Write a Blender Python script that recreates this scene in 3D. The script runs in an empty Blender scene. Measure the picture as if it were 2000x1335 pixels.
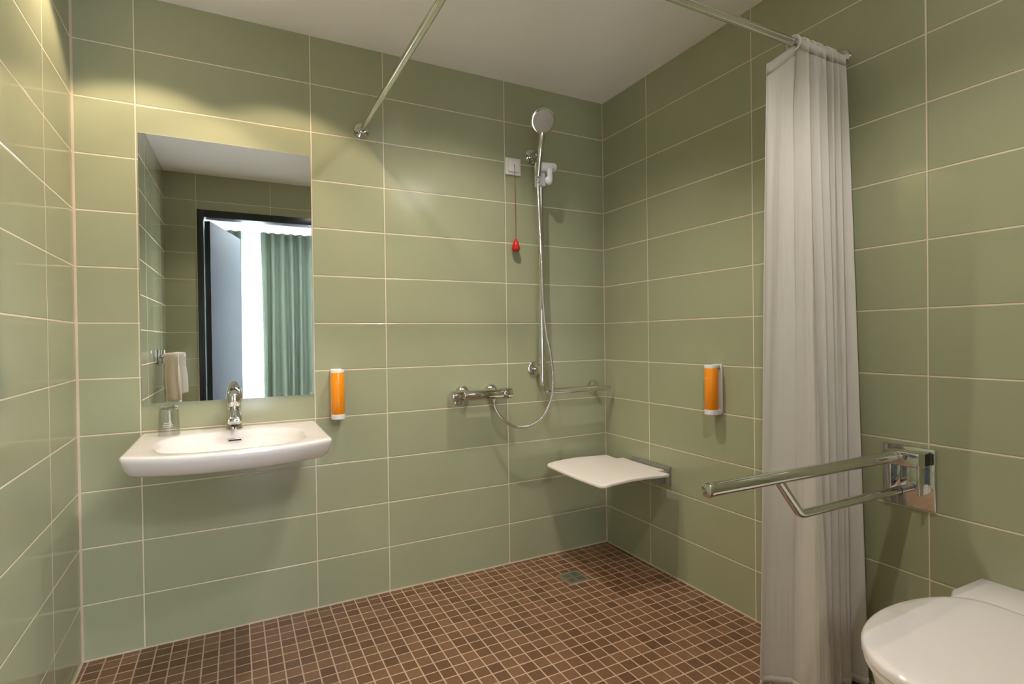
import bpy, bmesh, math, random
from mathutils import Vector, Matrix, Euler
random.seed(7)
PI = math.pi
C = bpy.context.scene.collection
S = bpy.context.scene

# ---------------------------------------------------------------- camera
W = 2.3025           # x of the right wall; back wall is y = 0, floor z = 0
H = 2.40             # ceiling height
D = 2.345            # rear wall is y = -D
cam_d = bpy.data.cameras.new('camera')
cam = bpy.data.objects.new('camera', cam_d); C.objects.link(cam)
cam.location = (0.49503, -2.37677, 1.12892)
_rx, _ry, _rz = -0.00837, 0.01299, -0.47857
_M = (Matrix.Rotation(_rz, 3, 'Z') @ Matrix.Rotation(_rx, 3, 'X') @ Matrix.Rotation(_ry, 3, 'Y')
      @ Matrix.Rotation(PI / 2, 3, 'X'))
cam.rotation_euler = _M.to_euler()
cam_d.sensor_width = 36.0
cam_d.lens = 1045.2 / 2000 * 36.0
cam_d.clip_start = 0.01
S.camera = cam
S.view_settings.view_transform = 'Standard'
S.view_settings.look = 'None'
S.view_settings.gamma = 1.0
S.view_settings.use_curve_mapping = False
S.view_settings.exposure = 0.6

# ---------------------------------------------------------------- daylight
world = bpy.data.worlds.new('sky'); S.world = world
world.use_nodes = True
_bg = world.node_tree.nodes['Background']
_bg.inputs[0].default_value = (0.78, 0.88, 1.0, 1)
_bg.inputs[1].default_value = 2.2

def lamp(name, kind, loc, energy, color, size=.05, rot=(0, 0, 0), spot=None, blend=.2, shape=None, size_y=None):
    d = bpy.data.lights.new(name, kind); d.energy = energy; d.color = color
    if kind == 'AREA':
        d.size = size
        if shape: d.shape = shape
        if size_y: d.size_y = size_y
    else:
        d.shadow_soft_size = size
    if kind == 'SPOT':
        d.spot_size = math.radians(spot); d.spot_blend = blend
    o = bpy.data.objects.new(name, d); C.objects.link(o)
    o.location = loc; o.rotation_euler = rot
    return o
# window daylight, just outside the bedroom window
lamp('window_daylight', 'AREA', (0.9, -5.25, 1.2), 620, (.88, .93, 1.0), size=4.6, size_y=2.1, shape='RECTANGLE', rot=(PI / 2, 0, 0))
# bedroom fill light, added to brighten the bathroom through the doorway; fitting below
lamp('bedroom_fill', 'AREA', (1.0, -3.35, 2.41), 34, (.93, .97, 1.0), size=.46, shape='DISK')
# ceiling downlights (their fittings are built below at the same spots)
WARM = (1.0, .78, .57)
NEUT = (1.0, .93, .86)
SPOTS = [  # x, y, energy, cone, blend, colour, radius
    (0.21, -0.40, 19, 106, .25, WARM, .02),
    (0.69, -0.40, 12, 106, .25, WARM, .02),
    (1.35, -0.64, 37, 134, 1.0, NEUT, .015),
    (1.25, -1.85, 25, 134, .4, NEUT, .02),
]
for x, y, e, c, b, col, r in SPOTS:
    lamp('downlight_lamp', 'SPOT', (x, y, H + .002), e, col, size=r, spot=c, blend=b)

# ---------------------------------------------------------------- materials
def new_mat(name):
    m = bpy.data.materials.new(name); m.use_nodes = True
    return m, m.node_tree.nodes, m.node_tree.links, m.node_tree.nodes['Principled BSDF']
def mat(name, color, rough=.5, metal=0, noise=0, nscale=20, bump=0, **kw):
    m, n, l, b = new_mat(name)
    b.inputs['Base Color'].default_value = (*color, 1)
    b.inputs['Roughness'].default_value = rough
    b.inputs['Metallic'].default_value = metal
    for k, v in kw.items(): b.inputs[k.replace('_', ' ')].default_value = v
    if noise or bump:
        tc = n.new('ShaderNodeTexCoord'); t = n.new('ShaderNodeTexNoise')
        t.inputs['Scale'].default_value = nscale; t.inputs['Detail'].default_value = 4
        l.new(tc.outputs['Object'], t.inputs['Vector'])
        if noise:
            r = n.new('ShaderNodeMapRange'); r.inputs[3].default_value = 1 - noise; r.inputs[4].default_value = 1 + noise
            l.new(t.outputs['Fac'], r.inputs[0])
            v = n.new('ShaderNodeVectorMath'); v.operation = 'SCALE'; v.inputs[0].default_value = color
            l.new(r.outputs[0], v.inputs['Scale']); l.new(v.outputs[0], b.inputs['Base Color'])
        if bump:
            bp = n.new('ShaderNodeBump'); bp.inputs['Strength'].default_value = 1; bp.inputs['Distance'].default_value = bump
            l.new(t.outputs['Fac'], bp.inputs['Height']); l.new(bp.outputs[0], b.inputs['Normal'])
    return m

def M2(n, l, op, a, b=None, c=None, clamp=False):
    q = n.new('ShaderNodeMath'); q.operation = op; q.use_clamp = clamp
    for i, v in enumerate((a, b, c)):
        if v is None: continue
        if isinstance(v, (int, float)): q.inputs[i].default_value = v
        else: l.new(v, q.inputs[i])
    return q.outputs[0]

TILE = (0.365, 0.378, 0.238)
GROUT = (0.74, 0.64, 0.49)
def tile_mat(name, axis, lines, gw=.0036, color=TILE, gloss=.085):
    """glossy stacked wall tiles: explicit vertical joints, a horizontal joint every 20 cm"""
    m, n, l, b = new_mat(name)
    g = n.new('ShaderNodeNewGeometry'); sp = n.new('ShaderNodeSeparateXYZ'); l.new(g.outputs['Position'], sp.inputs[0])
    u = sp.outputs['X' if axis == 'x' else 'Y']; z = sp.outputs['Z']
    zz = M2(n, l, 'PINGPONG', z, .1)                     # 0 at even multiples of .2 -> distance to joint
    zz = M2(n, l, 'PINGPONG', M2(n, l, 'ADD', z, 0.0), .1)
    # distance to nearest multiple of .2 equals pingpong(z, .1)
    d = zz
    idx = M2(n, l, 'FLOOR', M2(n, l, 'DIVIDE', z, .2))
    dh = None; ui = None
    for x in lines:
        dd = M2(n, l, 'ABSOLUTE', M2(n, l, 'SUBTRACT', u, x))
        dh = dd if dh is None else M2(n, l, 'MINIMUM', dh, dd)
        st = M2(n, l, 'GREATER_THAN', u, x)
        ui = st if ui is None else M2(n, l, 'ADD', ui, st)
    # vertical joints only inside the wall height, horizontal ones inside 0.1 .. 2.3
    far = M2(n, l, 'ADD', M2(n, l, 'LESS_THAN', z, .1), M2(n, l, 'GREATER_THAN', z, 2.3))
    d = M2(n, l, 'ADD', d, far)
    dist = M2(n, l, 'MINIMUM', d, dh)
    rs = n.new('ShaderNodeMapRange'); rs.interpolation_type = 'SMOOTHSTEP'
    rs.inputs[1].default_value = gw * .5; rs.inputs[2].default_value = gw * .5 + .0006
    l.new(dist, rs.inputs[0])                             # 0 in the joint, 1 on the tile
    hb = n.new('ShaderNodeMapRange'); hb.interpolation_type = 'SMOOTHSTEP'
    hb.inputs[1].default_value = gw * .4; hb.inputs[2].default_value = gw * .5 + .0022
    l.new(dist, hb.inputs[0])
    cv = n.new('ShaderNodeCombineXYZ'); l.new(ui, cv.inputs[0]); l.new(idx, cv.inputs[1])
    wn = n.new('ShaderNodeTexWhiteNoise'); wn.noise_dimensions = '3D'; l.new(cv.outputs[0], wn.inputs['Vector'])
    tn = n.new('ShaderNodeTexNoise'); tn.inputs['Scale'].default_value = 6; tn.inputs['Detail'].default_value = 3
    l.new(g.outputs['Position'], tn.inputs['Vector'])
    va = M2(n, l, 'ADD', M2(n, l, 'MULTIPLY', wn.outputs['Value'], .05), M2(n, l, 'MULTIPLY', tn.outputs['Fac'], .07))
    va = M2(n, l, 'ADD', va, .94)
    sc = n.new('ShaderNodeVectorMath'); sc.operation = 'SCALE'; sc.inputs[0].default_value = color; l.new(va, sc.inputs['Scale'])
    mx = n.new('ShaderNodeMix'); mx.data_type = 'RGBA'
    l.new(rs.outputs[0], mx.inputs['Factor']); mx.inputs['A'].default_value = (*GROUT, 1); l.new(sc.outputs[0], mx.inputs['B'])
    l.new(mx.outputs['Result'], b.inputs['Base Color'])
    ro = n.new('ShaderNodeMapRange'); ro.inputs[3].default_value = .7; ro.inputs[4].default_value = gloss; b.inputs['IOR'].default_value = 1.58
    l.new(rs.outputs[0], ro.inputs[0]); l.new(ro.outputs[0], b.inputs['Roughness'])
    tn2 = n.new('ShaderNodeTexNoise'); tn2.inputs['Scale'].default_value = 9; tn2.inputs['Detail'].default_value = 1
    l.new(g.outputs['Position'], tn2.inputs['Vector'])
    hh = M2(n, l, 'ADD', M2(n, l, 'MULTIPLY', hb.outputs[0], .0012), M2(n, l, 'MULTIPLY', tn2.outputs['Fac'], .0004))
    bp = n.new('ShaderNodeBump'); bp.inputs['Distance'].default_value = 1.0; bp.inputs['Strength'].default_value = .9
    l.new(hh, bp.inputs['Height']); l.new(bp.outputs[0], b.inputs['Normal'])
    return m

def mosaic_mat(name, px, x0, py, y0, gw=.0042):
    m, n, l, b = new_mat(name)
    g = n.new('ShaderNodeNewGeometry'); sp = n.new('ShaderNodeSeparateXYZ'); l.new(g.outputs['Position'], sp.inputs[0])
    ux = M2(n, l, 'DIVIDE', M2(n, l, 'SUBTRACT', sp.outputs['X'], x0), px)
    uy = M2(n, l, 'DIVIDE', M2(n, l, 'SUBTRACT', sp.outputs['Y'], y0), py)
    dx = M2(n, l, 'MULTIPLY', M2(n, l, 'PINGPONG', ux, .5), px)
    dy = M2(n, l, 'MULTIPLY', M2(n, l, 'PINGPONG', uy, .5), py)
    dist = M2(n, l, 'MINIMUM', dx, dy)
    rs = n.new('ShaderNodeMapRange'); rs.interpolation_type = 'SMOOTHSTEP'
    rs.inputs[1].default_value = gw * .5 - .0003; rs.inputs[2].default_value = gw * .5 + .0007
    l.new(dist, rs.inputs[0])
    cv = n.new('ShaderNodeCombineXYZ'); l.new(M2(n, l, 'FLOOR', ux), cv.inputs[0]); l.new(M2(n, l, 'FLOOR', uy), cv.inputs[1])
    wn = n.new('ShaderNodeTexWhiteNoise'); wn.noise_dimensions = '3D'; l.new(cv.outputs[0], wn.inputs['Vector'])
    cr = n.new('ShaderNodeValToRGB'); l.new(wn.outputs['Value'], cr.inputs[0])
    e = cr.color_ramp.elements
    e[0].position = 0; e[0].color = (.135, .066, .034, 1)
    e[1].position = 1; e[1].color = (.215, .112, .060, 1)
    x = e.new(.5); x.color = (.175, .088, .047, 1)
    tn = n.new('ShaderNodeTexNoise'); tn.inputs['Scale'].default_value = 60; tn.inputs['Detail'].default_value = 4
    l.new(g.outputs['Position'], tn.inputs['Vector'])
    mr = n.new('ShaderNodeMapRange'); mr.inputs[3].default_value = .82; mr.inputs[4].default_value = 1.18; l.new(tn.outputs['Fac'], mr.inputs[0])
    sc = n.new('ShaderNodeVectorMath'); sc.operation = 'SCALE'; l.new(cr.outputs[0], sc.inputs[0]); l.new(mr.outputs[0], sc.inputs['Scale'])
    mx = n.new('ShaderNodeMix'); mx.data_type = 'RGBA'
    l.new(rs.outputs[0], mx.inputs['Factor']); mx.inputs['A'].default_value = (.52, .37, .25, 1); l.new(sc.outputs[0], mx.inputs['B'])
    l.new(mx.outputs['Result'], b.inputs['Base Color'])
    ro = n.new('ShaderNodeMapRange'); ro.inputs[3].default_value = .8; ro.inputs[4].default_value = .38
    l.new(rs.outputs[0], ro.inputs[0]); l.new(ro.outputs[0], b.inputs['Roughness'])
    bp = n.new('ShaderNodeBump'); bp.inputs['Distance'].default_value = 1.0; bp.inputs['Strength'].default_value = .6
    l.new(M2(n, l, 'ADD', M2(n, l, 'MULTIPLY', rs.outputs[0], .0008), M2(n, l, 'MULTIPLY', tn.outputs['Fac'], .0004)), bp.inputs['Height'])
    l.new(bp.outputs[0], b.inputs['Normal'])
    return m

def cloth_mat(name, color, trans=.35, see=0.0, weave=900, rough=.9, wrinkle=0):
    m, n, l, b = new_mat(name)
    b.inputs['Base Color'].default_value = (*color, 1); b.inputs['Roughness'].default_value = rough
    b.inputs['Specular IOR Level'].default_value = .2
    tc = n.new('ShaderNodeTexCoord')
    wv = n.new('ShaderNodeTexNoise'); wv.inputs['Scale'].default_value = weave; l.new(tc.outputs['Object'], wv.inputs['Vector'])
    bp = n.new('ShaderNodeBump'); bp.inputs['Distance'].default_value = .0004; l.new(wv.outputs['Fac'], bp.inputs['Height']); l.new(bp.outputs[0], b.inputs['Normal'])
    if wrinkle:
        mp = n.new('ShaderNodeMapping'); mp.inputs['Scale'].default_value = (55, 55, 2.2); l.new(tc.outputs['Object'], mp.inputs[0])
        w2 = n.new('ShaderNodeTexNoise'); w2.inputs['Scale'].default_value = 1; w2.inputs['Detail'].default_value = 2; l.new(mp.outputs[0], w2.inputs['Vector'])
        bp2 = n.new('ShaderNodeBump'); bp2.inputs['Distance'].default_value = wrinkle; l.new(w2.outputs['Fac'], bp2.inputs['Height'])
        l.new(bp.outputs[0], bp2.inputs['Normal']); l.new(bp2.outputs[0], b.inputs['Normal'])
    tr = n.new('ShaderNodeBsdfTranslucent'); tr.inputs[0].default_value = (*color, 1)
    mx = n.new('ShaderNodeMixShader'); mx.inputs[0].default_value = trans
    l.new(b.outputs[0], mx.inputs[1]); l.new(tr.outputs[0], mx.inputs[2])
    out = n['Material Output']; res = mx.outputs[0]
    if see:
        tp = n.new('ShaderNodeBsdfTransparent'); m3 = n.new('ShaderNodeMixShader'); m3.inputs[0].default_value = see
        l.new(res, m3.inputs[1]); l.new(tp.outputs[0], m3.inputs[2]); res = m3.outputs[0]
    l.new(res, out.inputs[0])
    return m

def emit_mat(name, color, strength):
    m, n, l, b = new_mat(name)
    b.inputs['Base Color'].default_value = (.9, .9, .9, 1)
    b.inputs['Emission Color'].default_value = (*color, 1); b.inputs['Emission Strength'].default_value = strength
    return m

BX = [.1852, .7925, 1.0967, 1.6996]
tile_back = tile_mat('green_tile_back', 'x', BX, gloss=.15)
tile_right = tile_mat('green_tile_right', 'y', [-.350, -.950, -1.545, -2.145])
tile_left = tile_mat('green_tile_left', 'y', [-.345, -.945, -1.52, -2.12], gloss=.04)
tile_rear = tile_mat('green_tile_rear', 'x', [.253, .768, 1.37, 1.97])
mosaic = mosaic_mat('brown_mosaic', .0512, 1.094, .0512, -.035)
ceil_paint = mat("ceiling_paint", (.94, .92, .93), .9, bump=.0004, nscale=180)
white_paint = mat('white_paint', (.80, .82, .84), .9)
silicone = mat('silicone', (.60, .50, .37), .55)
chrome = mat('chrome', (.68, .68, .67), .06, 1.0)
chrome_soft = mat('chrome_soft', (.70, .69, .67), .16, 1.0)
steel = mat('brushed_steel', (.66, .65, .58), .38, 1.0, noise=.12, nscale=90)
ceramic = mat('white_ceramic', (.85, .80, .785), .07, 0, Coat_Weight=.3)
white_plastic = mat('white_plastic', (.80, .78, .76), .3)
pale_plastic = mat('pale_plastic', (.74, .74, .76), .35)
red_plastic = mat('red_plastic', (.55, .012, .010), .12)
red_cord = mat('red_cord', (.50, .045, .025), .6)
orange = mat('orange_plastic', (.95, .30, .005), .28)
orange_print = mat('pale_orange_print', (.98, .50, .16), .5)
dark = mat('dark_gap', (.015, .015, .015), .6)
mirror_m = mat('mirror_silver', (.86, .88, .86), .0, 1.0)
mirror_edge = mat('mirror_edge', (.55, .60, .55), .15)
seat_m = mat('seat_white', (.84, .78, .73), .38)
frame_m = mat('anthracite_lacquer', (.008, .011, .016), .35)
leaf_m = mat('door_lacquer', (.050, .062, .070), .7, Specular_IOR_Level=.15)
towel_w = mat('white_terry', (.78, .76, .74), 1.0, bump=.004, nscale=260)
towel_b = mat('beige_terry', (.62, .55, .45), 1.0, bump=.004, nscale=260)
shower_cloth = cloth_mat('shower_cloth', (.90, .865, .82), .30, wrinkle=.006)
green_cloth = cloth_mat('green_cloth', (.135, .165, .12), .05)
sheer_cloth = cloth_mat('sheer_cloth', (.90, .93, .95), .6, see=.45)
wood_floor = mat('oak_floor', (.58, .52, .45), .45, noise=.25, nscale=8)
glow = emit_mat('lamp_glow', (1, .85, .66), 4)
def glass_mat():
    # thin clear glass wall: mostly straight through, glossy towards grazing angles
    m, n, l, b = new_mat('clear_glass'); n.remove(b)
    tp = n.new('ShaderNodeBsdfTransparent'); tp.inputs[0].default_value = (.93, .94, .93, 1)
    gl = n.new('ShaderNodeBsdfGlossy'); gl.inputs['Roughness'].default_value = .03
    fr = n.new('ShaderNodeLayerWeight'); fr.inputs[0].default_value = .5
    pw = M2(n, l, 'ADD', M2(n, l, 'MULTIPLY', M2(n, l, 'POWER', fr.outputs['Facing'], 2.5), .9), .05)
    mx = n.new('ShaderNodeMixShader'); l.new(pw, mx.inputs[0]); l.new(tp.outputs[0], mx.inputs[1]); l.new(gl.outputs[0], mx.inputs[2])
    l.new(mx.outputs[0], n['Material Output'].inputs[0]); return m
clear_glass = glass_mat()
pane_m = mat('window_pane', (.95, .98, 1), 0, 0, Transmission_Weight=1.0, IOR=1.02)

# ---------------------------------------------------------------- mesh helpers
def bm_new(): return bmesh.new()
def frame_axes(d):
    d = Vector(d).normalized(); a = Vector((0, 0, 1)) if abs(d.z) < .9 else Vector((1, 0, 0))
    u = d.cross(a).normalized(); return d, u, d.cross(u).normalized()
def grid_faces(bm, rings, close_u=True, cap0=False, cap1=False):
    n = len(rings[0])
    for i in range(len(rings) - 1):
        for j in range(n if close_u else n - 1):
            k = (j + 1) % n
            try: bm.faces.new((rings[i][j], rings[i][k], rings[i + 1][k], rings[i + 1][j]))
            except ValueError: pass
    if cap0: bm.faces.new(list(reversed(rings[0])))
    if cap1: bm.faces.new(rings[-1])
def box(bm, x0, x1, y0, y1, z0, z1, bev=0, seg=3, mtx=None):
    b2 = bmesh.new()
    bmesh.ops.create_cube(b2, size=1)
    for v in b2.verts:
        v.co = Vector(((x0 + x1) / 2 + v.co.x * (x1 - x0), (y0 + y1) / 2 + v.co.y * (y1 - y0), (z0 + z1) / 2 + v.co.z * (z1 - z0)))
    if bev: bmesh.ops.bevel(b2, geom=b2.edges[:], offset=bev, segments=seg, profile=.5, affect='EDGES')
    if mtx: bmesh.ops.transform(b2, matrix=mtx, verts=b2.verts)
    merge(bm, b2)
def merge(bm, b2):
    m = bpy.data.meshes.new('tmp'); b2.to_mesh(m); b2.free(); bm.from_mesh(m); bpy.data.meshes.remove(m)
def lathe(bm, prof, origin, axis=(0, 0, 1), seg=40, sx=1.0, sy=1.0):
    """prof: (radius, height) pairs along axis"""
    d, u, v = frame_axes(axis); o = Vector(origin); rings = []
    if Vector(axis).normalized().z > .99: u, v = Vector((1, 0, 0)), Vector((0, 1, 0))
    for r, h in prof:
        rings.append([bm.verts.new(o + d * h + (u * math.cos(t) * sx + v * math.sin(t) * sy) * max(r, 1e-5)) for t in [2 * PI * k / seg for k in range(seg)]])
    grid_faces(bm, rings, True, True, True)
def cyl(bm, a, b, r, seg=32, bev=.0015, r2=None):
    a = Vector(a); b = Vector(b); L = (b - a).length; r2 = r if r2 is None else r2; e = min(bev, L / 3, r / 2)
    lathe(bm, [(r - e, 0), (r - e * .3, e * .3), (r, e), (r2, L - e), (r2 - e * .3, L - e * .3), (r2 - e, L)], a, b - a, seg)
def smooth_path(pts, n=10):
    P = [Vector(p) for p in pts]; P = [P[0] * 2 - P[1]] + P + [P[-1] * 2 - P[-2]]; out = []
    for i in range(1, len(P) - 2):
        for k in range(n):
            t = k / n; a, b, c, d = P[i - 1:i + 3]
            out.append(.5 * ((2 * b) + (c - a) * t + (2 * a - 5 * b + 4 * c - d) * t * t + (3 * b - a - 3 * c + d) * t ** 3))
    out.append(P[-2]); return out
def tube(bm, pts, r, seg=20, cap=True, rfun=None):
    P = [Vector(p) for p in pts]; rings = []; d, u, v = frame_axes(P[1] - P[0])
    for i, p in enumerate(P):
        t = (P[min(i + 1, len(P) - 1)] - P[max(i - 1, 0)]).normalized()
        u = (u - t * u.dot(t)).normalized(); v = t.cross(u)
        rr = rfun(i / (len(P) - 1)) if rfun else r
        rings.append([bm.verts.new(p + (u * math.cos(a) + v * math.sin(a)) * rr) for a in [2 * PI * k / seg for k in range(seg)]])
    grid_faces(bm, rings, True, cap, cap)
def bend(a, c, b, r, n=10):
    """corner path from a around corner c to b with fillet radius r"""
    a, c, b = Vector(a), Vector(c), Vector(b); p = c + (a - c).normalized() * r; q = c + (b - c).normalized() * r
    return [a] + [(1 - t) ** 2 * p + 2 * t * (1 - t) * c + t * t * q for t in [k / n for k in range(n + 1)]] + [b]
def torus(bm, center, axis, R, r, seg=28, sub=12):
    d, u, v = frame_axes(axis); c = Vector(center); rings = []
    for k in range(seg):
        a = 2 * PI * k / seg; w = u * math.cos(a) + v * math.sin(a)
        rings.append([bm.verts.new(c + w * R + (w * math.cos(s) + d * math.sin(s)) * r) for s in [2 * PI * q / sub for q in range(sub)]])
    rings.append(rings[0]); grid_faces(bm, rings)
def ellipsoid(bm, c, rx, ry, rz, seg=32):
    b2 = bmesh.new(); bmesh.ops.create_uvsphere(b2, u_segments=seg, v_segments=seg // 2, radius=1)
    for v in b2.verts: v.co = Vector((c[0] + v.co.x * rx, c[1] + v.co.y * ry, c[2] + v.co.z * rz))
    merge(bm, b2)
def prism(bm, poly, z0, z1, bev=0, seg=3):
    """vertical prism from an xy polygon"""
    b2 = bmesh.new(); a = [b2.verts.new((x, y, z0)) for x, y in poly]; b = [b2.verts.new((x, y, z1)) for x, y in poly]
    grid_faces(b2, [a, b], True, True, True)
    bmesh.ops.recalc_face_normals(b2, faces=b2.faces)
    if bev:
        ed = [e for e in b2.edges if len(e.link_faces) == 2 and e.calc_face_angle(0) > .9]
        bmesh.ops.bevel(b2, geom=ed, offset=bev, segments=seg, profile=.5, affect='EDGES')
    merge(bm, b2)
def quad(bm, *co): bm.faces.new([bm.verts.new(c) for c in co])

def finish(bm, name, m, smooth=True, off=(0, 0, 0), angle=35, recalc=True):
    if recalc: bmesh.ops.recalc_face_normals(bm, faces=bm.faces)
    me = bpy.data.meshes.new(name)
    if any(off): bmesh.ops.translate(bm, verts=bm.verts, vec=-Vector(off))
    bm.to_mesh(me); bm.free()
    if m: me.materials.append(m)
    if smooth:
        me.polygons.foreach_set('use_smooth', [True] * len(me.polygons))
        try: me.set_sharp_from_angle(angle=math.radians(angle))
        except Exception: pass
    o = bpy.data.objects.new(name, me); C.objects.link(o); return o
def struct(name, bm, m, smooth=False):
    o = finish(bm, name, m, smooth); o['kind'] = 'structure'; return o
def thing(name, label, cat, loc, group=None, kind=None):
    o = bpy.data.objects.new(name, None); C.objects.link(o); o.location = loc
    o.empty_display_size = .05
    o['label'] = label; o['category'] = cat
    if group: o['group'] = group
    return o
def part(name, bm, m, root, label=None, local=False, smooth=True, angle=35, gp=(0, 0, 0)):
    """meshes are written in world space unless local; children sit at the identity of their thing"""
    off = (0, 0, 0) if local else tuple(root.location) if root.type == 'EMPTY' else root['_o']
    o = finish(bm, name, m, smooth, off, angle); o.parent = root; o['_o'] = off
    if label: o['label'] = label
    return o
def tag(o, label, cat, group=None):
    o['label'] = label; o['category'] = cat
    if group: o['group'] = group
    return o

# ---------------------------------------------------------------- room shell
bm = bm_new(); box(bm, -.05, W + .12, -D - .1, .12, -.1, 0); struct('floor', bm, mosaic)
bm = bm_new(); box(bm, -.15, W + .15, -D - .1, .15, H, H + .12)
b2 = bm_new()
for x, y, *_ in SPOTS: cyl(b2, (x, y, H - .05), (x, y, H + .06), .033, 40, 0)
bmesh.ops.recalc_face_normals(b2, faces=b2.faces)
_cut = finish(b2, 'cut', None, False); _c = finish(bm, 'ceil_solid', ceil_paint, False)
_md = _c.modifiers.new('holes', 'BOOLEAN'); _md.object = _cut; _md.operation = 'DIFFERENCE'; _md.solver = 'EXACT'
_me = bpy.data.meshes.new_from_object(_c.evaluated_get(bpy.context.evaluated_depsgraph_get()))
_me.name = 'ceiling'; _ce = bpy.data.objects.new('ceiling', _me); C.objects.link(_ce); _ce['kind'] = 'structure'
bpy.data.objects.remove(_cut); bpy.data.objects.remove(_c)
bm = bm_new(); box(bm, -.15, W + .15, 0, .15, -.1, H); struct('wall_back', bm, tile_back)
bm = bm_new(); box(bm, W, W + .15, -D - .1, 0, -.1, H); struct('wall_right', bm, tile_right)
TL = .02                                                    # the left wall leans in by about one degree
bm = bm_new(); prism(bm, [(0, 0), (-.15, 0), (-.15, -D - .1), (TL * (D + .1), -D - .1)], -.1, H); struct('wall_left', bm, tile_left)
DX0, DX1, DZ = .299, 1.18, 2.079                            # clear door opening
bm = bm_new()
box(bm, .0, DX0 - .002, -D - .1, -D, -.1, H); box(bm, DX1 + .002, W, -D - .1, -D, -.1, H); box(bm, DX0 - .002, DX1 + .002, -D - .1, -D, DZ + .002, H)
struct('wall_rear', bm, tile_rear)
# silicone joints in the corners and along the floor and ceiling
def trim(i, x0, x1, y0, y1, z0, z1, m=silicone):
    bm = bm_new(); box(bm, x0, x1, y0, y1, z0, z1); struct('trim_%d' % i, bm, m)
trim(1, W - .004, W, -.004, 0, 0, H)
bm = bm_new(); prism(bm, [(0, 0), (.0065, 0), (.0005, -.0065), (0, -.007)], 0, H); struct('trim_2', bm, silicone)
trim(3, .006, W - .004, -.004, 0, 0, .005)
trim(4, W - .004, W, -D, -.004, 0, .005)
bm = bm_new(); prism(bm, [(0, -.007), (.006, -.007), (.006 + TL * D, -D), (TL * D, -D)], 0, .005); struct('trim_5', bm, silicone)
paint_edge = mat('ceiling_joint', (.70, .62, .46), .8)
trim(6, W - .003, W, -D, 0, H - .003, H, paint_edge)

# door set: frame, leaf swung out into the bedroom
droot = bpy.data.objects.new('door_1', None); C.objects.link(droot); droot.location = (DX0, -D, 0); droot['kind'] = 'structure'
bm = bm_new()
box(bm, .256, DX0, -D - .108, -D + .008, 0, DZ + .055, .002)
box(bm, DX1, DX1 + .043, -D - .108, -D + .008, 0, DZ + .055, .002)
box(bm, DX0 + .0002, DX1 - .0002, -D - .108, -D + .008, DZ, DZ + .055, .002)
part('door_frame', bm, frame_m, droot)
a = math.atan2(.53 - .307, .75); mt = Matrix.Translation((.3, -2.455, 0)) @ Matrix.Rotation(a, 4, 'Z')
bm = bm_new(); box(bm, 0.0, .04, -.78, -.002, .006, DZ - .008, .002, mtx=mt); leaf = part('door_leaf', bm, leaf_m, droot)
bm = bm_new()
for s in (-1,):
    x = .02 + s * .02
    h = lambda p: mt @ Vector(p)
    cyl(bm, h((x, -.72, 1.03)), h((x + s * .006, -.72, 1.03)), .026)
    cyl(bm, h((x, -.72, 1.03)), h((x + s * .05, -.72, 1.03)), .009)
    tube(bm, [h((x + s * .05, -.725, 1.03)), h((x + s * .05, -.68, 1.03)), h((x + s * .05, -.60, 1.03))], .009)
part('door_handle', bm, steel, leaf)

# bedroom behind the door, seen in the mirror
BY = -5.0
bm = bm_new(); box(bm, -1.4, 3.4, BY - .2, -D - .1, -.1, -.001); struct('floor', bm, wood_floor)
bm = bm_new(); box(bm, -1.4, 3.4, BY - .2, -D - .1, 2.5, 2.6); struct('ceiling', bm, white_paint)
bm = bm_new(); box(bm, -1.5, -1.4, BY - .2, -D - .1, -.1, 2.6); struct('wall_bedroom_left', bm, white_paint)
bm = bm_new(); box(bm, 3.4, 3.5, BY - .2, -D - .1, -.1, 2.6); struct('wall_bedroom_right', bm, white_paint)
bm = bm_new()
box(bm, -1.4, .256, -D - .104, -D - .1, 0, 2.5); box(bm, DX1 + .043, 3.4, -D - .104, -D - .1, 0, 2.5); box(bm, .256, DX1 + .043, -D - .104, -D - .1, DZ + .055, 2.5)
struct('wall_bedroom_front', bm, white_paint)
WX0, WX1, WZ0, WZ1 = -1.3, 3.3, .15, 2.12
bm = bm_new()
box(bm, -1.4, WX0, BY - .2, BY, 0, 2.5); box(bm, WX1, 3.4, BY - .2, BY, 0, 2.5)
box(bm, WX0, WX1, BY - .2, BY, 0, WZ0); box(bm, WX0, WX1, BY - .2, BY, WZ1, 2.5)
struct('wall_window', bm, white_paint)
wroot = bpy.data.objects.new('window_1', None); C.objects.link(wroot); wroot.location = (.9, BY, WZ0); wroot['kind'] = 'structure'
bm = bm_new()
box(bm, WX0, WX1, BY - .12, BY - .05, WZ0, WZ0 + .06); box(bm, WX0, WX1, BY - .12, BY - .05, WZ1 - .06, WZ1)
for x0, x1 in ((WX0, WX0 + .06), (.612, .742), (-.45, -.32), (1.56, 1.69), (2.4, 2.53), (WX1 - .06, WX1)): box(bm, x0, x1, BY - .12, BY - .05, WZ0 + .06, WZ1 - .06)
part('window_frame', bm, mat('window_frame_white', (.62, .66, .70), .4), wroot)

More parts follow.
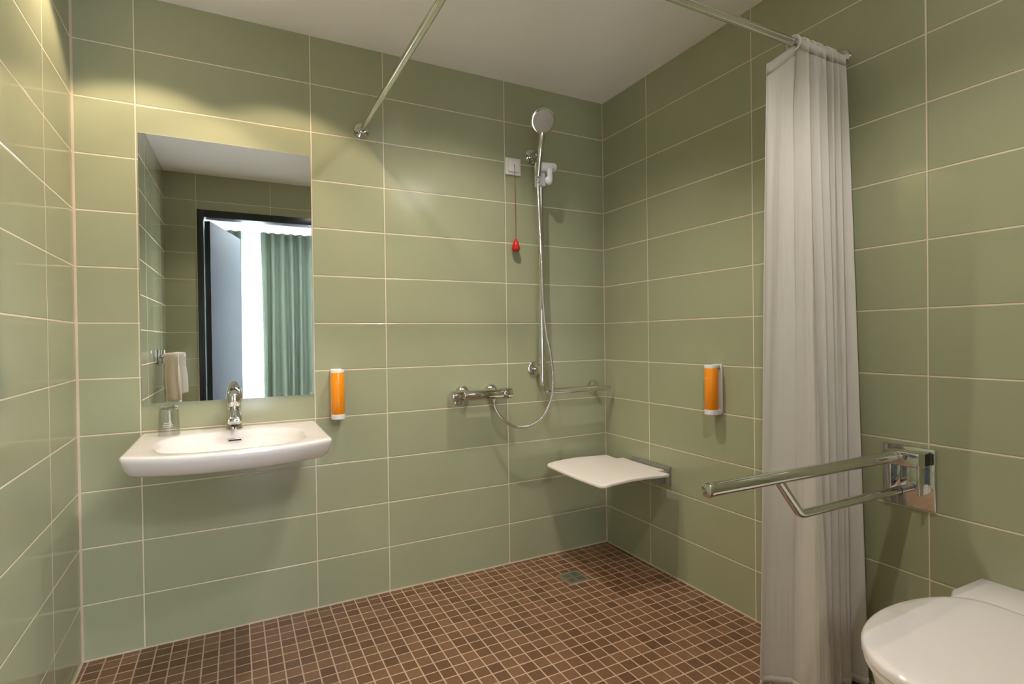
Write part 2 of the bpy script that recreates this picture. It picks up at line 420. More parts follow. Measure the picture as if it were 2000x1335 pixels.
# ---------------------------------------------------------------- bedroom curtains
def wave_curtain(name, label, x0, x1, y, z0, z1, m, amp, wl, cat='curtain', taper=.0, seed=1, root=None):
    rnd = random.Random(seed); n = int((x1 - x0) / wl * 14); bm = bm_new(); rows = []
    ph = [rnd.uniform(-.5, .5) for _ in range(200)]
    for j in range(9):
        f = j / 8; z = z1 + (z0 - z1) * f; row = []
        for i in range(n + 1):
            x = x0 + (x1 - x0) * i / n; k = (x - x0) / wl
            p = ph[int(k) % 200] * (k % 1) * (1 - k % 1) * 4
            s = math.sin(2 * PI * (k + .35 * p)); s = math.copysign(abs(s) ** .8, s)
            row.append(bm.verts.new((x + .012 * f * math.sin(k * 2.1 + 3 * f), y + amp * (.8 + .3 * f) * s * (1 + .3 * ph[(int(k) + 7) % 200]), z)))
        rows.append(row)
    grid_faces(bm, rows, False)
    o = finish(bm, name, m, True, angle=180, recalc=False)
    md = o.modifiers.new('solid', 'SOLIDIFY'); md.thickness = .0015
    tag(o, label, cat); return o
wave_curtain('window_curtain', 'sage green pleated bedroom curtain right of the sheer, reflected in the mirror', .80, 1.62, -4.80, .01, 2.44, green_cloth, .040, .105, seed=3)
wave_curtain('window_curtain', 'short glimpse of sage green curtain above the open door leaf, reflected in the mirror', .16, .585, -4.80, .01, 2.44, green_cloth, .038, .10, seed=5)
wave_curtain('sheer_curtain', 'white sheer curtain across the bright bedroom window, reflected in the mirror', -1.3, 3.3, -4.90, .01, 2.45, sheer_cloth, .020, .09, seed=9)
t = thing('curtain_track', 'white curtain track on the bedroom ceiling above the green curtains', 'curtain track', (.9, -4.85, 2.46))
bm = bm_new(); box(bm, -1.0, 2.8, -4.93, -4.77, 2.455, 2.4995, .004); part('rail', bm, white_plastic, t)

# ---------------------------------------------------------------- downlights
for i, (x, y, e, c, b_, col, r) in enumerate(SPOTS):
    lab = ['recessed round ceiling downlight in the corner above the left of the mirror',
           'recessed round ceiling downlight above the right half of the mirror',
           'recessed round ceiling downlight over the shower area',
           'recessed round ceiling downlight near the toilet and doorway'][i]
    t = thing('ceiling_downlight', lab, 'ceiling light', (x, y, H), 'recessed ceiling downlights')
    bm = bm_new(); b3 = [[bm.verts.new((x + r_ * math.cos(2 * PI * k / 48), y + r_ * math.sin(2 * PI * k / 48), H + z_)) for k in range(48)] for r_, z_ in
        ((.0315, .052), (.0322, .052), (.0325, -.0005), (.041, -.0005), (.043, -.0015), (.041, -.004), (.034, -.005), (.031, -.002), (.0300, .052), (.0315, .052))]
    grid_faces(bm, b3, True); part('trim_ring', bm, white_plastic, t)
    bm = bm_new(); lathe(bm, [(.001, .046), (.0285, .046), (.0285, .050), (.001, .050)], (x, y, H)); part('lens', bm, glow, t)
opal = emit_mat('fill_dome_glow', (1.0, .95, .92), 2.6)  # glow of the added fill dome
def dome(name, label, x, y, z, R, h, m):
    t = thing(name, label, 'ceiling light', (x, y, z))
    bm = bm_new(); lathe(bm, [(.02, -.0005), (R * .93, -.0005), (R * .94, -.004), (R * .93, -.016), (.02, -.016)], (x, y, z), seg=64); part('base', bm, white_plastic, t)
    bm = bm_new(); lathe(bm, [(R * .95, -.0165)] + [(R * math.cos(a_), -.0165 - (h - .0165) * math.sin(a_)) for a_ in [PI / 2 * k / 12 for k in range(12)]] + [(.001, -h)], (x, y, z), seg=64); part('opal_shade', bm, m, t)
dome('ceiling_fill_dome', 'unseen round opal fill lamp added above the toilet end of the bathroom', 1.85, -2.0, H, .19, .17, opal)  # invented lamp, added to lift the dark ceiling and upper walls
t = thing('bedroom_fill_fitting', 'unseen flat round fill lamp added in the bedroom beyond the doorway', 'ceiling light', (1.0, -3.35, 2.5))  # unseen fitting made up for the bedroom fill light
bm = bm_new(); lathe(bm, [(.02, -.0005), (.24, -.0005), (.245, -.004), (.245, -.080), (.24, -.084), (.02, -.084)], (1.0, -3.35, 2.5), seg=64); part('housing', bm, white_plastic, t)

# ---------------------------------------------------------------- mirror
t = thing('wall_mirror', 'tall frameless rectangular mirror set in the green tiles above the washbasin', 'mirror', (.4888, 0, .9))
bm = bm_new(); box(bm, .1905, .7890, -.0045, -.0002, .9005, 1.8985); part('backing', bm, mirror_edge, t, smooth=False)
bm = bm_new(); box(bm, .1915, .7880, -.0052, -.0046, .9015, 1.8975); part('glass', bm, mirror_m, t, smooth=False)

# ---------------------------------------------------------------- washbasin
SX, SZ = .4885, .793
def basin_outline(n=128, inset=0.0, dy=0.0):
    """plan outline of the basin as seen from above, sampled by angle round the bowl centre"""
    hw = .300 - inset; yb = -.0005 - (inset if dy else 0)
    pts = []
    cor = .03
    pts += [(SX - hw, yb), (SX + hw, yb)]
    yc = -.452 + inset
    for k in range(9):     # right front corner
        a = k / 8 * PI * .44; pts.append((SX + hw - cor + cor * math.cos(a), yc - cor * math.sin(a)))
    for k in range(1, 24): # bowed front
        f = 1 - 2 * k / 24; x = SX + f * (hw - cor * .8); pts.append((x, yc - cor * .95 - (.068) * (1 - abs(f) ** 2.3)))
    for k in range(9):
        a = (8 - k) / 8 * PI * .44; pts.append((SX - hw + cor - cor * math.cos(a), yc - cor * math.sin(a)))
    c = Vector((SX, -.30)); out = []
    for k in range(n):
        a = 2 * PI * k / n; d = Vector((math.cos(a), math.sin(a))); best = None
        for i in range(len(pts)):
            p = Vector(pts[i]); q = Vector(pts[(i + 1) % len(pts)]); e = q - p
            den = d.x * e.y - d.y * e.x
            if abs(den) < 1e-9: continue
            w = p - c; t_ = (w.x * e.y - w.y * e.x) / den; s_ = (w.x * d.y - w.y * d.x) / den
            if t_ > 0 and -1e-6 <= s_ <= 1 + 1e-6 and (best is None or t_ < best): best = t_
        out.append((c.x + d.x * best, c.y + d.y * best))
    return out
def superell(n, cx, cy, ax, ay, p):
    o = []
    for k in range(n):
        a = 2 * PI * k / n; c_, s_ = math.cos(a), math.sin(a)
        r = (abs(c_ / ax) ** p + abs(s_ / ay) ** p) ** (-1 / p); o.append((cx + r * c_, cy + r * s_))
    return o
N = 128
t = thing('washbasin', 'wide white wall-hung ceramic washbasin with a bowed front under the mirror', 'washbasin', (SX, 0, .70))
def bowl_ring(f):   # 0 at the drain .. 1 at the lip
    return superell(N, SX, -.298 + (1 - f) * .02, .03 + .195 * f, .02 + .168 * f, 2 + .9 * f)
def ring(bm, pts, z): return [bm.verts.new((x, y, z(x, y) if callable(z) else z)) for x, y in pts]
def bowl_z(f): return SZ - .100 * (1 - f ** 2.6) ** .8
bm = bm_new(); rr = []
for f in (.0, .12, .3, .5, .65, .78, .88, .95, 1.0): rr.append(ring(bm, bowl_ring(f), bowl_z(f) - .003 * (f > .9)))
rr.append(ring(bm, superell(N, SX, -.299, .234, .197, 2.9), SZ - .001))
o0 = basin_outline(N)
cc = Vector((SX, -.30))
def inset_pts(P, d):
    out = []
    for x, y in P:
        v = Vector((x, y)) - cc; L = v.length
        q = v * (1 - d / L) + cc; out.append((q.x, min(q.y, -.0005)))
    return out
rr.append(ring(bm, superell(N, SX, -.300, .240, .201, 3.0), SZ))
rr.append(ring(bm, inset_pts(o0, .012), SZ + .0008)); rr.append(ring(bm, inset_pts(o0, .005), SZ + .0002)); rr.append(ring(bm, inset_pts(o0, .0012), SZ - .0035))
def taper(P, dx, dy): return [(SX + (x - SX) * (1 - dx / .30), y * (1 - dy / .52) if y < -.01 else y) for x, y in P]
rr.append(ring(bm, taper(o0, 0, 0), SZ - .009))
for dx_, dy_, z_ in ((.002, .007, .022), (.007, .026, .045), (.013, .048, .063), (.022, .070, .073), (.040, .100, .078)): rr.append(ring(bm, taper(o0, dx_, dy_), SZ - z_))
rr.append(ring(bm, superell(N, SX, -.27, .20, .17, 2.6), SZ - .0785)); rr.append(ring(bm, superell(N, SX, -.22, .13, .11, 2.3), SZ - .098)); rr.append(ring(bm, superell(N, SX, -.22, .05, .05, 2), SZ - .112))
grid_faces(bm, rr, True, True, True)
basin = part('bowl', bm, ceramic, t, angle=60)
bm = bm_new(); oy = -.129
mt = Matrix.Translation((SX + .003, oy, SZ - .030)) @ Matrix.Rotation(math.radians(28), 4, 'X')
box(bm, -.026, .026, -.004, .001, -.006, .006, .0018, mtx=mt); part('overflow_trim', bm, chrome_soft, t)
bm = bm_new(); box(bm, -.021, .021, -.0052, -.0042, -.0028, .0028, .0004, mtx=mt); part('overflow_slot', bm, dark, t)
bm = bm_new(); lathe(bm, [(.001, .0), (.026, 0), (.028, .003), (.030, .004), (.030, -.004), (.001, -.004)], (SX, -.278, SZ - .099)); part('drain_ring', bm, chrome, t)

# faucet on the basin deck
FX = .491
t = thing('basin_faucet', 'short chrome single-lever faucet standing on the white washbasin', 'faucet', (FX, -.058, SZ))
bm = bm_new()
lathe(bm, [(.029, .0008), (.029, .004), (.0265, .009), (.0245, .02), (.0235, .05), (.0235, .085), (.0225, .095), (.019, .102), (.001, .104)], (FX, -.058, SZ), seg=48)
part('body', bm, chrome, t)
bm = bm_new()   # cast spout reaching forward over the bowl
sec = []
for i, (y, zc, w, h) in enumerate([(-.050, .062, .021, .030), (-.08, .062, .0225, .026), (-.11, .056, .0235, .020), (-.135, .048, .0245, .0165), (-.150, .043, .0245, .0145), (-.156, .041, .022, .012), (-.158, .041, .016, .008)]):
    sec.append([bm.verts.new((FX + w * math.copysign(abs(math.cos(a)) ** .55, math.cos(a)), y, SZ + zc + h * math.copysign(abs(math.sin(a)) ** .55, math.sin(a)))) for a in [2 * PI * k / 40 for k in range(40)]])
grid_faces(bm, sec, True, True, True); sp_ = part('spout', bm, chrome, t)
bm = bm_new(); lathe(bm, [(.001, -.006), (.0105, -.006), (.0115, -.004), (.0115, .012), (.001, .012)], (FX, -.142, SZ + .026)); part('aerator', bm, dark, sp_)
bm = bm_new()   # domed lever cap, leaning forward
sec = []
for i in range(15):
    f = i / 14; u_ = -.001 + .082 * f
    w = .0275 * math.sqrt(max(0, 1 - ((f - .42) / .60) ** 2 * .9)) ; w = max(w, .004)
    yy = -.060 - .012 * f + .01 * f * f; zz = .088 + u_
    d_ = .027 * math.sqrt(max(.02, 1 - (f - .3) ** 2 / .52))
    sec.append([bm.verts.new((FX + w * math.cos(a), yy + d_ * math.sin(a), SZ + zz + .006 * math.sin(a))) for a in [2 * PI * k / 40 for k in range(40)]])
grid_faces(bm, sec, True, True, True)
lev = part('lever', bm, chrome, t, angle=70)
bm = bm_new()   # the grip of the lever, pointing into the room
sec = []
for (y, z, w, h) in [(-.072, .150, .018, .012), (-.095, .150, .019, .009), (-.12, .146, .020, .007), (-.14, .142, .019, .006), (-.152, .139, .015, .0045), (-.156, .138, .008, .003)]:
    sec.append([bm.verts.new((FX + w * math.cos(a), y, SZ + z + h * math.sin(a))) for a in [2 * PI * k / 32 for k in range(32)]])
grid_faces(bm, sec, True, True, True); part('grip', bm, chrome, lev)

# upturned tumbler on the deck
gx, gy = .281, -.095
bm = bm_new()
prof = [(.0330, .0), (.0338, .002), (.0338, .030), (.0325, .075), (.0310, .094), (.0280, .102), (.0200, .1055), (.001, .106)]
inn = [(.001, .099), (.018, .098), (.0255, .095), (.0282, .088), (.0300, .070), (.0316, .030), (.0318, .001), (.0322, 0.0)]
d_ = prof + inn
lathe(bm, prof + inn + [(.0330, 0.0)], (gx, gy, SZ + .001), seg=56)
bmesh.ops.delete(bm, geom=[f for f in bm.faces if len(f.verts) > 4], context='FACES')
t = thing('drinking_glass', 'clear glass tumbler upside down on the left of the white washbasin', 'glass', (gx, gy, SZ))
gl = part('tumbler', bm, clear_glass, t, angle=50)
bm = bm_new(); cyl(bm, (gx, gy, SZ + .0945), (gx, gy, SZ + .1015), .0255, 40, .002); part('thick_base', bm, clear_glass, t)
frost = mat('frosted_print', (.82, .80, .76), .7)
def text_mesh(s, size, mtx, ext=.0002, align='CENTER'):
    cu = bpy.data.curves.new('txt', 'FONT'); cu.body = s; cu.size = size; cu.extrude = ext; cu.align_x = align; cu.align_y = 'CENTER'; cu.resolution_u = 3
    o = bpy.data.objects.new('txt', cu); C.objects.link(o); dg = bpy.context.evaluated_depsgraph_get()
    me = bpy.data.meshes.new_from_object(o.evaluated_get(dg)); bpy.data.objects.remove(o)
    b = bmesh.new(); b.from_mesh(me); bpy.data.meshes.remove(me)
    bmesh.ops.transform(b, matrix=mtx, verts=b.verts); return b
def wrap_print(bm, cx, cy, R):
    """bend a flat print lying in the plane y = const round a vertical cylinder"""
    for v in bm.verts:
        a = v.co.x / R; rr_ = R + v.co.y
        v.co = Vector((cx + math.sin(a) * rr_, cy - math.cos(a) * rr_, v.co.z))

for zr, cnt in ((.048, 7), (.041, 9), (.034, 8)):      # rows of faint etched marks on the tumbler
    bm = bm_new()
    for k in range(cnt): xx = (k - (cnt - 1) / 2) * .0036; box(bm, xx - .0013, xx + .0013, -.00015, .0001, SZ + zr - .0012, SZ + zr + .0012)
    wrap_print(bm, gx, gy, .0340); o = part('etched_marks', bm, frost, gl); 
# ---------------------------------------------------------------- soap dispensers (built facing -y at the origin, wall at y = 0)
def dispenser(label, loc, rz):
    root = thing('soap_dispenser', label, 'soap dispenser', loc, 'orange bottle soap dispensers')
    root.rotation_euler = (0, 0, rz)
    # wall holder: back plate with a foot and a collar
    bm = bm_new(); box(bm, -.0235, .0235, -.012, -.0004, -.103, .103, .004); part('wall_plate', bm, white_plastic, root, local=True)
    bm = bm_new(); lathe(bm, [(.020, 0), (.0265, .001), (.028, .003), (.028, .021), (.0265, .0225), (.01, .0225)], (0, -.044, -.107), seg=48)
    box(bm, -.0235, .0235, -.044, -.010, -.1065, -.085, .002); part('pump_foot', bm, white_plastic, root, local=True)
    bm = bm_new(); lathe(bm, [(.010, 0), (.0262, 0), (.0272, .001), (.0272, .012), (.0262, .0135), (.01, .0140)], (0, -.044, .088), seg=48)
    box(bm, -.020, .020, -.044, -.010, .089, .101, .002); part('cap', bm, white_plastic, root, local=True)
    bm = bm_new(); lathe(bm, [(.010, 0), (.0265, 0), (.0272, .001), (.0272, .1715), (.0265, .1725), (.01, .1725)], (0, -.044, -.0845), seg=56)
    bottle = part('bottle', bm, orange, root, local=True)
    base = Matrix.Rotation(PI / 2, 4, 'X')
    pr = bm_new(); b = text_mesh('LEO', .013, Matrix.Translation((0, .0002, .046)) @ base); merge(pr, b)
    wrap_print(pr, 0, -.044, .0272); part('logo', pr, orange_print, bottle, local=True); pr = bm_new()
    for k, w in ((0, .014), (1, .010)):
        box(pr, -w / 2, w / 2, .0001, .0004, .0345 - k * .004, .0352 - k * .004)
    wrap_print(pr, 0, -.044, .0272); part('logo_underline', pr, orange_print, bottle, local=True); pr = bm_new()
    for k in range(7):        # faint column of small print down the front
        w = (.004, .006, .005, .0065, .005, .007, .006)[k]
        box(pr, -w / 2, w / 2, .0001, .0004, .005 - k * .0105, .0056 - k * .0105)
        box(pr, -w / 2 * .7, w / 2, .0001, .0004, .0025 - k * .0105, .0030 - k * .0105)
    wrap_print(pr, 0, -.044, .0272); part('small_print', pr, orange_print, bottle, local=True)
    bm = bm_new(); lathe(bm, [(.001, 0), (.003, 0), (.003, .0012), (.001, .0012)], (.002, -.0722, -.096), (0, 1, 0)); part('pump_button', bm, pale_plastic, root, local=True)
    return root
dispenser('orange soap dispenser on the back wall just right of the mirror and washbasin', (.878, 0, .902), 0)
dispenser('orange soap dispenser on the right wall between the corner and the shower curtain', (W, -.778, .903), -PI / 2)

# ---------------------------------------------------------------- emergency pull switch
t = thing('emergency_pull_switch', 'square white wall switch with a red pull cord beside the shower rail', 'pull switch', (1.742, 0, 1.98))
bm = bm_new(); box(bm, 1.700, 1.784, -.012, -.0003, 1.938, 2.022, .0035); part('plate', bm, white_plastic, t)
bm = bm_new(); box(bm, 1.713, 1.771, -.020, -.012, 1.951, 2.009, .003); part('rocker', bm, white_plastic, t)
bm = bm_new(); tube(bm, smooth_path([(1.742, -.021, 1.986), (1.742, -.026, 1.978), (1.7425, -.027, 1.90), (1.743, -.027, 1.75), (1.743, -.027, 1.612)]), .0013, 10); part('cord', bm, red_cord, t)
bm = bm_new(); lathe(bm, [(.001, .066), (.004, .065), (.008, .058), (.0155, .040), (.0205, .024), (.021, .015), (.017, .006), (.010, .001), (.001, 0)], (1.743, -.027, 1.553), seg=40); part('pull_grip', bm, red_plastic, t)

# ---------------------------------------------------------------- shower rail (L-shaped grab rail)
RX, RY = 1.850, -.088
t = thing('shower_grab_rail', 'chrome L-shaped grab rail in the shower corner carrying the hand shower', 'grab rail', (RX, 0, .85))
bm = bm_new()
pth = [(RX, -.006, 2.045), (RX, -.05, 2.046)] + bend((RX, -.055, 2.046), (RX, RY, 2.047), (RX, RY, 2.00), .028)[1:] + [(RX, RY, 1.0)]
pth += bend((RX, RY, .99), (RX, RY, .857), (RX + .2, RY, .857), .055, 14)[1:] + [(2.21, RY, .857), (2.262, RY, .857)]
tube(bm, pth, .0145, 28); part('rail', bm, chrome, t)
bm = bm_new(); ellipsoid(bm, (2.262, RY, .857), .008, .0143, .0143, 24); part('end_cap', bm, chrome, t)
bm = bm_new(); cyl(bm, (1.853, -.002, .968), (1.853, RY, .968), .0085); part('stay', bm, chrome, t)
bm = bm_new(); cyl(bm, (2.216, -.002, .857), (2.216, RY, .857), .0085); part('stay', bm, chrome, t)
for x, z in ((RX, 2.045), (1.853, .968), (2.216, .857)):
    bm = bm_new(); lathe(bm, [(.010, .0005), (.036, .0005), (.037, .003), (.036, .008), (.030, .011), (.010, .012)], (x, 0, z), (0, -1, 0), 40); part('wall_flange', bm, chrome, t)

# sliding holder
t = thing('shower_holder', 'white plastic sliding clamp with a lever on the chrome shower rail', 'shower holder', (RX, RY, 1.92))
bm = bm_new(); cyl(bm, (1.808, -.125, 1.958), (1.915, -.125, 1.964), .0220, 32, .006); part('clamp_barrel', bm, pale_plastic, t)
bm = bm_new(); box(bm, RX - .021, RX + .021, -.114, -.068, 1.870, 1.972, .006); part('slider_body', bm, pale_plastic, t)
bm = bm_new(); mt = Matrix.Translation((1.874, -.132, 1.952)) @ Matrix.Rotation(math.radians(-4), 4, 'Y')
box(bm, -.012, .012, -.016, .006, -.058, .0, .006, mtx=mt); ellipsoid(bm, (1.871, -.136, 1.893), .0205, .015, .0225, 32); part('lever', bm, pale_plastic, t)

# hand shower
t = thing('hand_shower', 'chrome hand shower with a round grey spray face in the white holder', 'shower head', (1.815, -.14, 1.93))
hc = Vector((1.795, -.215, 2.142)); nrm = Vector((-.30, -.80, -.42)).normalized()
bm = bm_new()
lathe(bm, [(.001, -.030), (.020, -.029), (.038, -.021), (.051, -.010), (.0565, .0), (.0575, .006), (.055, .009), (.050, .0095), (.001, .0095)], hc, nrm, 48)
head = part('head', bm, chrome, t)
bm = bm_new()
pp = smooth_path([hc - nrm * .024 + Vector((.002, .010, -.028)), (1.806, -.186, 2.085), (1.812, -.163, 2.04), (1.814, -.148, 1.99), (1.813, -.139, 1.94), (1.812, -.133, 1.905)], 8)
tube(bm, pp, .012, 28, True, lambda f: .0152 + .010 * max(0, 1 - f / .26) ** 1.6 - .001 * f); part('handle', bm, chrome, t)
bm = bm_new()
face_m = mat('spray_face', (.46, .42, .38), .32, 0, noise=.10, nscale=220)
lathe(bm, [(.001, .0096), (.049, .0096), (.049, .0110), (.047, .0122), (.001, .0128)], hc, nrm, 48); fc = part('spray_face', bm, face_m, head)
bm = bm_new(); dd, uu, vv = frame_axes(nrm)
for R, k in ((.010, 6), (.021, 12), (.032, 18), (.042, 24)):
    for i in range(k):
        a = 2 * PI * i / k; c0 = hc + dd * .0122 + (uu * math.cos(a) + vv * math.sin(a)) * R
        cyl(bm, c0, c0 + dd * .0016, .0011, 8, .0003)
part('nozzles', bm, pale_plastic, fc)
bm = bm_new(); cyl(bm, (1.812, -.1325, 1.903), (1.8125, -.131, 1.878), .0085, 24, .001, r2=.0105); part('hose_nut', bm, chrome, t)

# hose
t = thing('shower_hose', 'flexible chrome hose hanging in a loop from hand shower to the mixer', 'hose', (1.6, -.07, .80))
hp = smooth_path([(1.8125, -.131, 1.880), (1.8155, -.128, 1.84), (1.824, -.120, 1.74), (1.836, -.115, 1.53), (1.842, -.118, 1.30), (1.853, -.124, 1.15),
                  (1.876, -.124, 1.045), (1.892, -.118, .93), (1.886, -.112, .83), (1.845, -.107, .744), (1.795, -.102, .706), (1.745, -.098, .693), (1.68, -.092, .703), (1.625, -.082, .745), (1.597, -.074, .79), (1.592, -.071, .822)], 26)
bm = bm_new(); L = 0.0; acc = [0.0]
for i in range(1, len(hp)): L += (hp[i] - hp[i - 1]).length; acc.append(L)
tube(bm, hp, .0068, 16); hs = part('hose', bm, None, t)
m, n, l, b = new_mat('ribbed_hose'); b.inputs['Base Color'].default_value = (.72, .72, .72, 1); b.inputs['Metallic'].default_value = 1; b.inputs['Roughness'].default_value = .22
tc = n.new('ShaderNodeTexCoord'); wv = n.new('ShaderNodeTexWave'); wv.bands_direction = 'DIAGONAL'; wv.inputs['Scale'].default_value = 160; l.new(tc.outputs['Object'], wv.inputs['Vector'])
bp = n.new('ShaderNodeBump'); bp.inputs['Distance'].default_value = .0006; l.new(wv.outputs['Fac'], bp.inputs['Height']); l.new(bp.outputs[0], b.inputs['Normal'])
hs.data.materials.append(m) if not hs.data.materials else None
hs.data.materials[0] = m
bm = bm_new(); cyl(bm, (1.592, -.071, .838), (1.592, -.071, .815), .0095, 24, .001); part('hose_nut', bm, chrome, t)

# ---------------------------------------------------------------- shower mixer
t = thing('shower_mixer', 'chrome thermostatic bar mixer on the back wall feeding the hose loop', 'shower mixer', (1.53, 0, .86))
mz, my = .860, -.070
bm = bm_new(); cyl(bm, (1.432, my, mz), (1.634, my, mz), .0242, 40, .002); part('body', bm, chrome, t)
for x0, x1 in ((1.373, 1.431), (1.635, 1.683)):
    bm = bm_new(); cyl(bm, (x0, my, mz), (x1, my, mz), .0265, 40, .004); k = part('knob', bm, chrome, t)
    if x0 < 1.4:
        bm = bm_new(); box(bm, x0 + .012, x1 - .008, my - .014, my + .012, mz - .038, mz - .020, .004); part('stop_button', bm, chrome, k)
    else:
        bm = bm_new(); lathe(bm, [(.001, 0), (.005, 0), (.006, .002), (.001, .004)], (x0 + .012, my - .0255, mz - .004), (0, -1, 0), 16); part('stop_button', bm, chrome, k)
for x in (1.455, 1.606):
    bm = bm_new(); lathe(bm, [(.010, .0005), (.033, .0005), (.034, .004), (.032, .014), (.026, .024), (.017, .031), (.014, .05), (.010, .051)], (x, 0, mz + .012), (0, -1, 0), 40); part('escutcheon', bm, chrome, t)
bm = bm_new(); cyl(bm, (1.592, -.071, .845), (1.592, -.071, .832), .012, 24, .001); part('outlet', bm, chrome, t)

# ---------------------------------------------------------------- folding shower seat
t = thing('wall_shower_bench', 'white folding shower seat on a grey bracket in the shower corner', 'shower seat', (W, -.33, .43))
def arc(cx, cy, r, a0, a1, n=7): return [(cx + r * math.cos(math.radians(a0 + (a1 - a0) * k / n)), cy + r * math.sin(math.radians(a0 + (a1 - a0) * k / n))) for k in range(n + 1)]
xf, xb, xt, y0, y1 = 1.862, 2.240, 2.282, -.085, -.552
poly = arc(xf + .028, y1 + .028, .028, 180, 270) + [(xf + .1, y1 - .002)] + arc(xb - .008, y1 + .008, .008, -90, 0, 4) + [(xb, -.475), (xt, -.470), (xt, -.175), (xb, -.168)] + arc(xb - .008, y0 - .008, .008, 0, 90, 4) + [(xf + .1, y0 + .002)] + arc(xf + .028, y0 - .028, .028, 90, 180)
b2 = bmesh.new(); prev = None
xs = sorted(set([xf + .36 * k / 18 for k in range(19)] + [xt]))
prism(b2, poly, .486, .500, 0)
for k in range(1, 24):
    x = xf + (xt - xf) * k / 24
    g = b2.verts[:] + b2.edges[:] + b2.faces[:]; bmesh.ops.bisect_plane(b2, geom=g, plane_co=(x, 0, 0), plane_no=(1, 0, 0))
for k in range(1, 14):
    y = y1 + (y0 - y1) * k / 14
    g = b2.verts[:] + b2.edges[:] + b2.faces[:]; bmesh.ops.bisect_plane(b2, geom=g, plane_co=(0, y, 0), plane_no=(0, 1, 0))
for v in b2.verts:
    f = (v.co.x - xf) / (xb - xf); g = (v.co.y - (y0 + y1) / 2) / ((y0 - y1) / 2)
    v.co.z += -.0035 * math.cos(2 * PI * min(f, 1) * .9 + .5) + .005 * g * g - .004 * max(0, .14 - f) / .14
bmesh.ops.recalc_face_normals(b2, faces=b2.faces)
ed = [e for e in b2.edges if len(e.link_faces) == 2 and e.calc_face_angle(0) > 1.0 and abs(e.verts[0].co.z - e.verts[1].co.z) < .01]
bmesh.ops.bevel(b2, geom=ed, offset=.004, segments=3, profile=.5, affect='EDGES')
part('seat_panel', b2, seat_m, t, angle=50)
bm = bm_new(); box(bm, W - .012, W - .0005, -.497, -.222, .425, .513, .002)
brk = mat('bracket_grey', (.34, .35, .31), .35, .7); part('wall_bracket', bm, brk, t)
for yy in (-.245, -.455):
    bm = bm_new()
    b3 = bmesh.new(); pr_ = [(W - .012, .430), (W - .012, .484), (2.15, .484), (2.15, .474)]
    A_ = [b3.verts.new((x, yy - .009, z)) for x, z in pr_]; B_ = [b3.verts.new((x, yy + .009, z)) for x, z in pr_]
    grid_faces(b3, [A_, B_], True, True, True); merge(bm, b3); part('support_arm', bm, brk, t, smooth=False)
bm = bm_new(); cyl(bm, (2.286, -.485, .486), (2.286, -.225, .486), .0045, 16); part('hinge_pin', bm, steel, t)

# ---------------------------------------------------------------- floor drain
t = thing('floor_drain', 'small square metal shower drain with slotted grate set in the mosaic', 'floor drain', (1.888, -.285, 0))
dx, dy, hw = 1.888, -.285, .055
bm = bm_new()
for a_ in (0, 1, 2, 3):
    mt = Matrix.Translation((dx, dy, 0)) @ Matrix.Rotation(a_ * PI / 2, 4, 'Z'); box(bm, -hw, hw - .004, hw - .004, hw, .0003, .004, .0006, mtx=mt)
part('frame', bm, steel, t)
bm = bm_new(); box(bm, dx - hw + .0045, dx + hw - .0045, dy - hw + .0045, dy + hw - .0045, .0003, .0030, .0005)
gr = part('grate', bm, steel, t)
bm = bm_new()
for qx in (0, 1):
    for qy in (0, 1):
        for k in range(4):
            cx_ = dx + (-.024 if qx == 0 else .024); cy_ = dy + (-.024 if qy == 0 else .024); o_ = (k - 1.5) * .0095
            mt = Matrix.Translation((cx_ + (o_ if (qx + qy) % 2 else 0), cy_ + (0 if (qx + qy) % 2 else o_), 0)) @ Matrix.Rotation(math.radians(90 if (qx + qy) % 2 else 0), 4, 'Z')
            box(bm, -.016, .016, -.0014, .0014, .0026, .0034, .0003, mtx=mt)
part('slots', bm, dark, gr)

# ---------------------------------------------------------------- curtain rod
ROD_Y, ROD_Z = -1.300, 2.036
t = thing('shower_curtain_rod', 'chrome corner curtain rod running from back wall to right wall near ceiling', 'curtain rod', (1.0, 0, ROD_Z))
bm = bm_new(); tube(bm, bend((1.0, -.004, ROD_Z), (1.0, ROD_Y, ROD_Z), (W - .004, ROD_Y, ROD_Z), .16, 20), .0125, 28); part('rod', bm, chrome, t)
bm = bm_new(); lathe(bm, [(.010, .0005), (.031, .0005), (.033, .003), (.031, .009), (.020, .013), (.0175, .030), (.013, .031)], (1.0, 0, ROD_Z), (0, -1, 0), 40); part('wall_flange', bm, chrome, t)
bm = bm_new(); lathe(bm, [(.010, .0005), (.031, .0005), (.033, .003), (.031, .009), (.020, .013), (.0175, .030), (.013, .031)], (W, ROD_Y, ROD_Z), (-1, 0, 0), 40); part('wall_flange', bm, chrome, t)

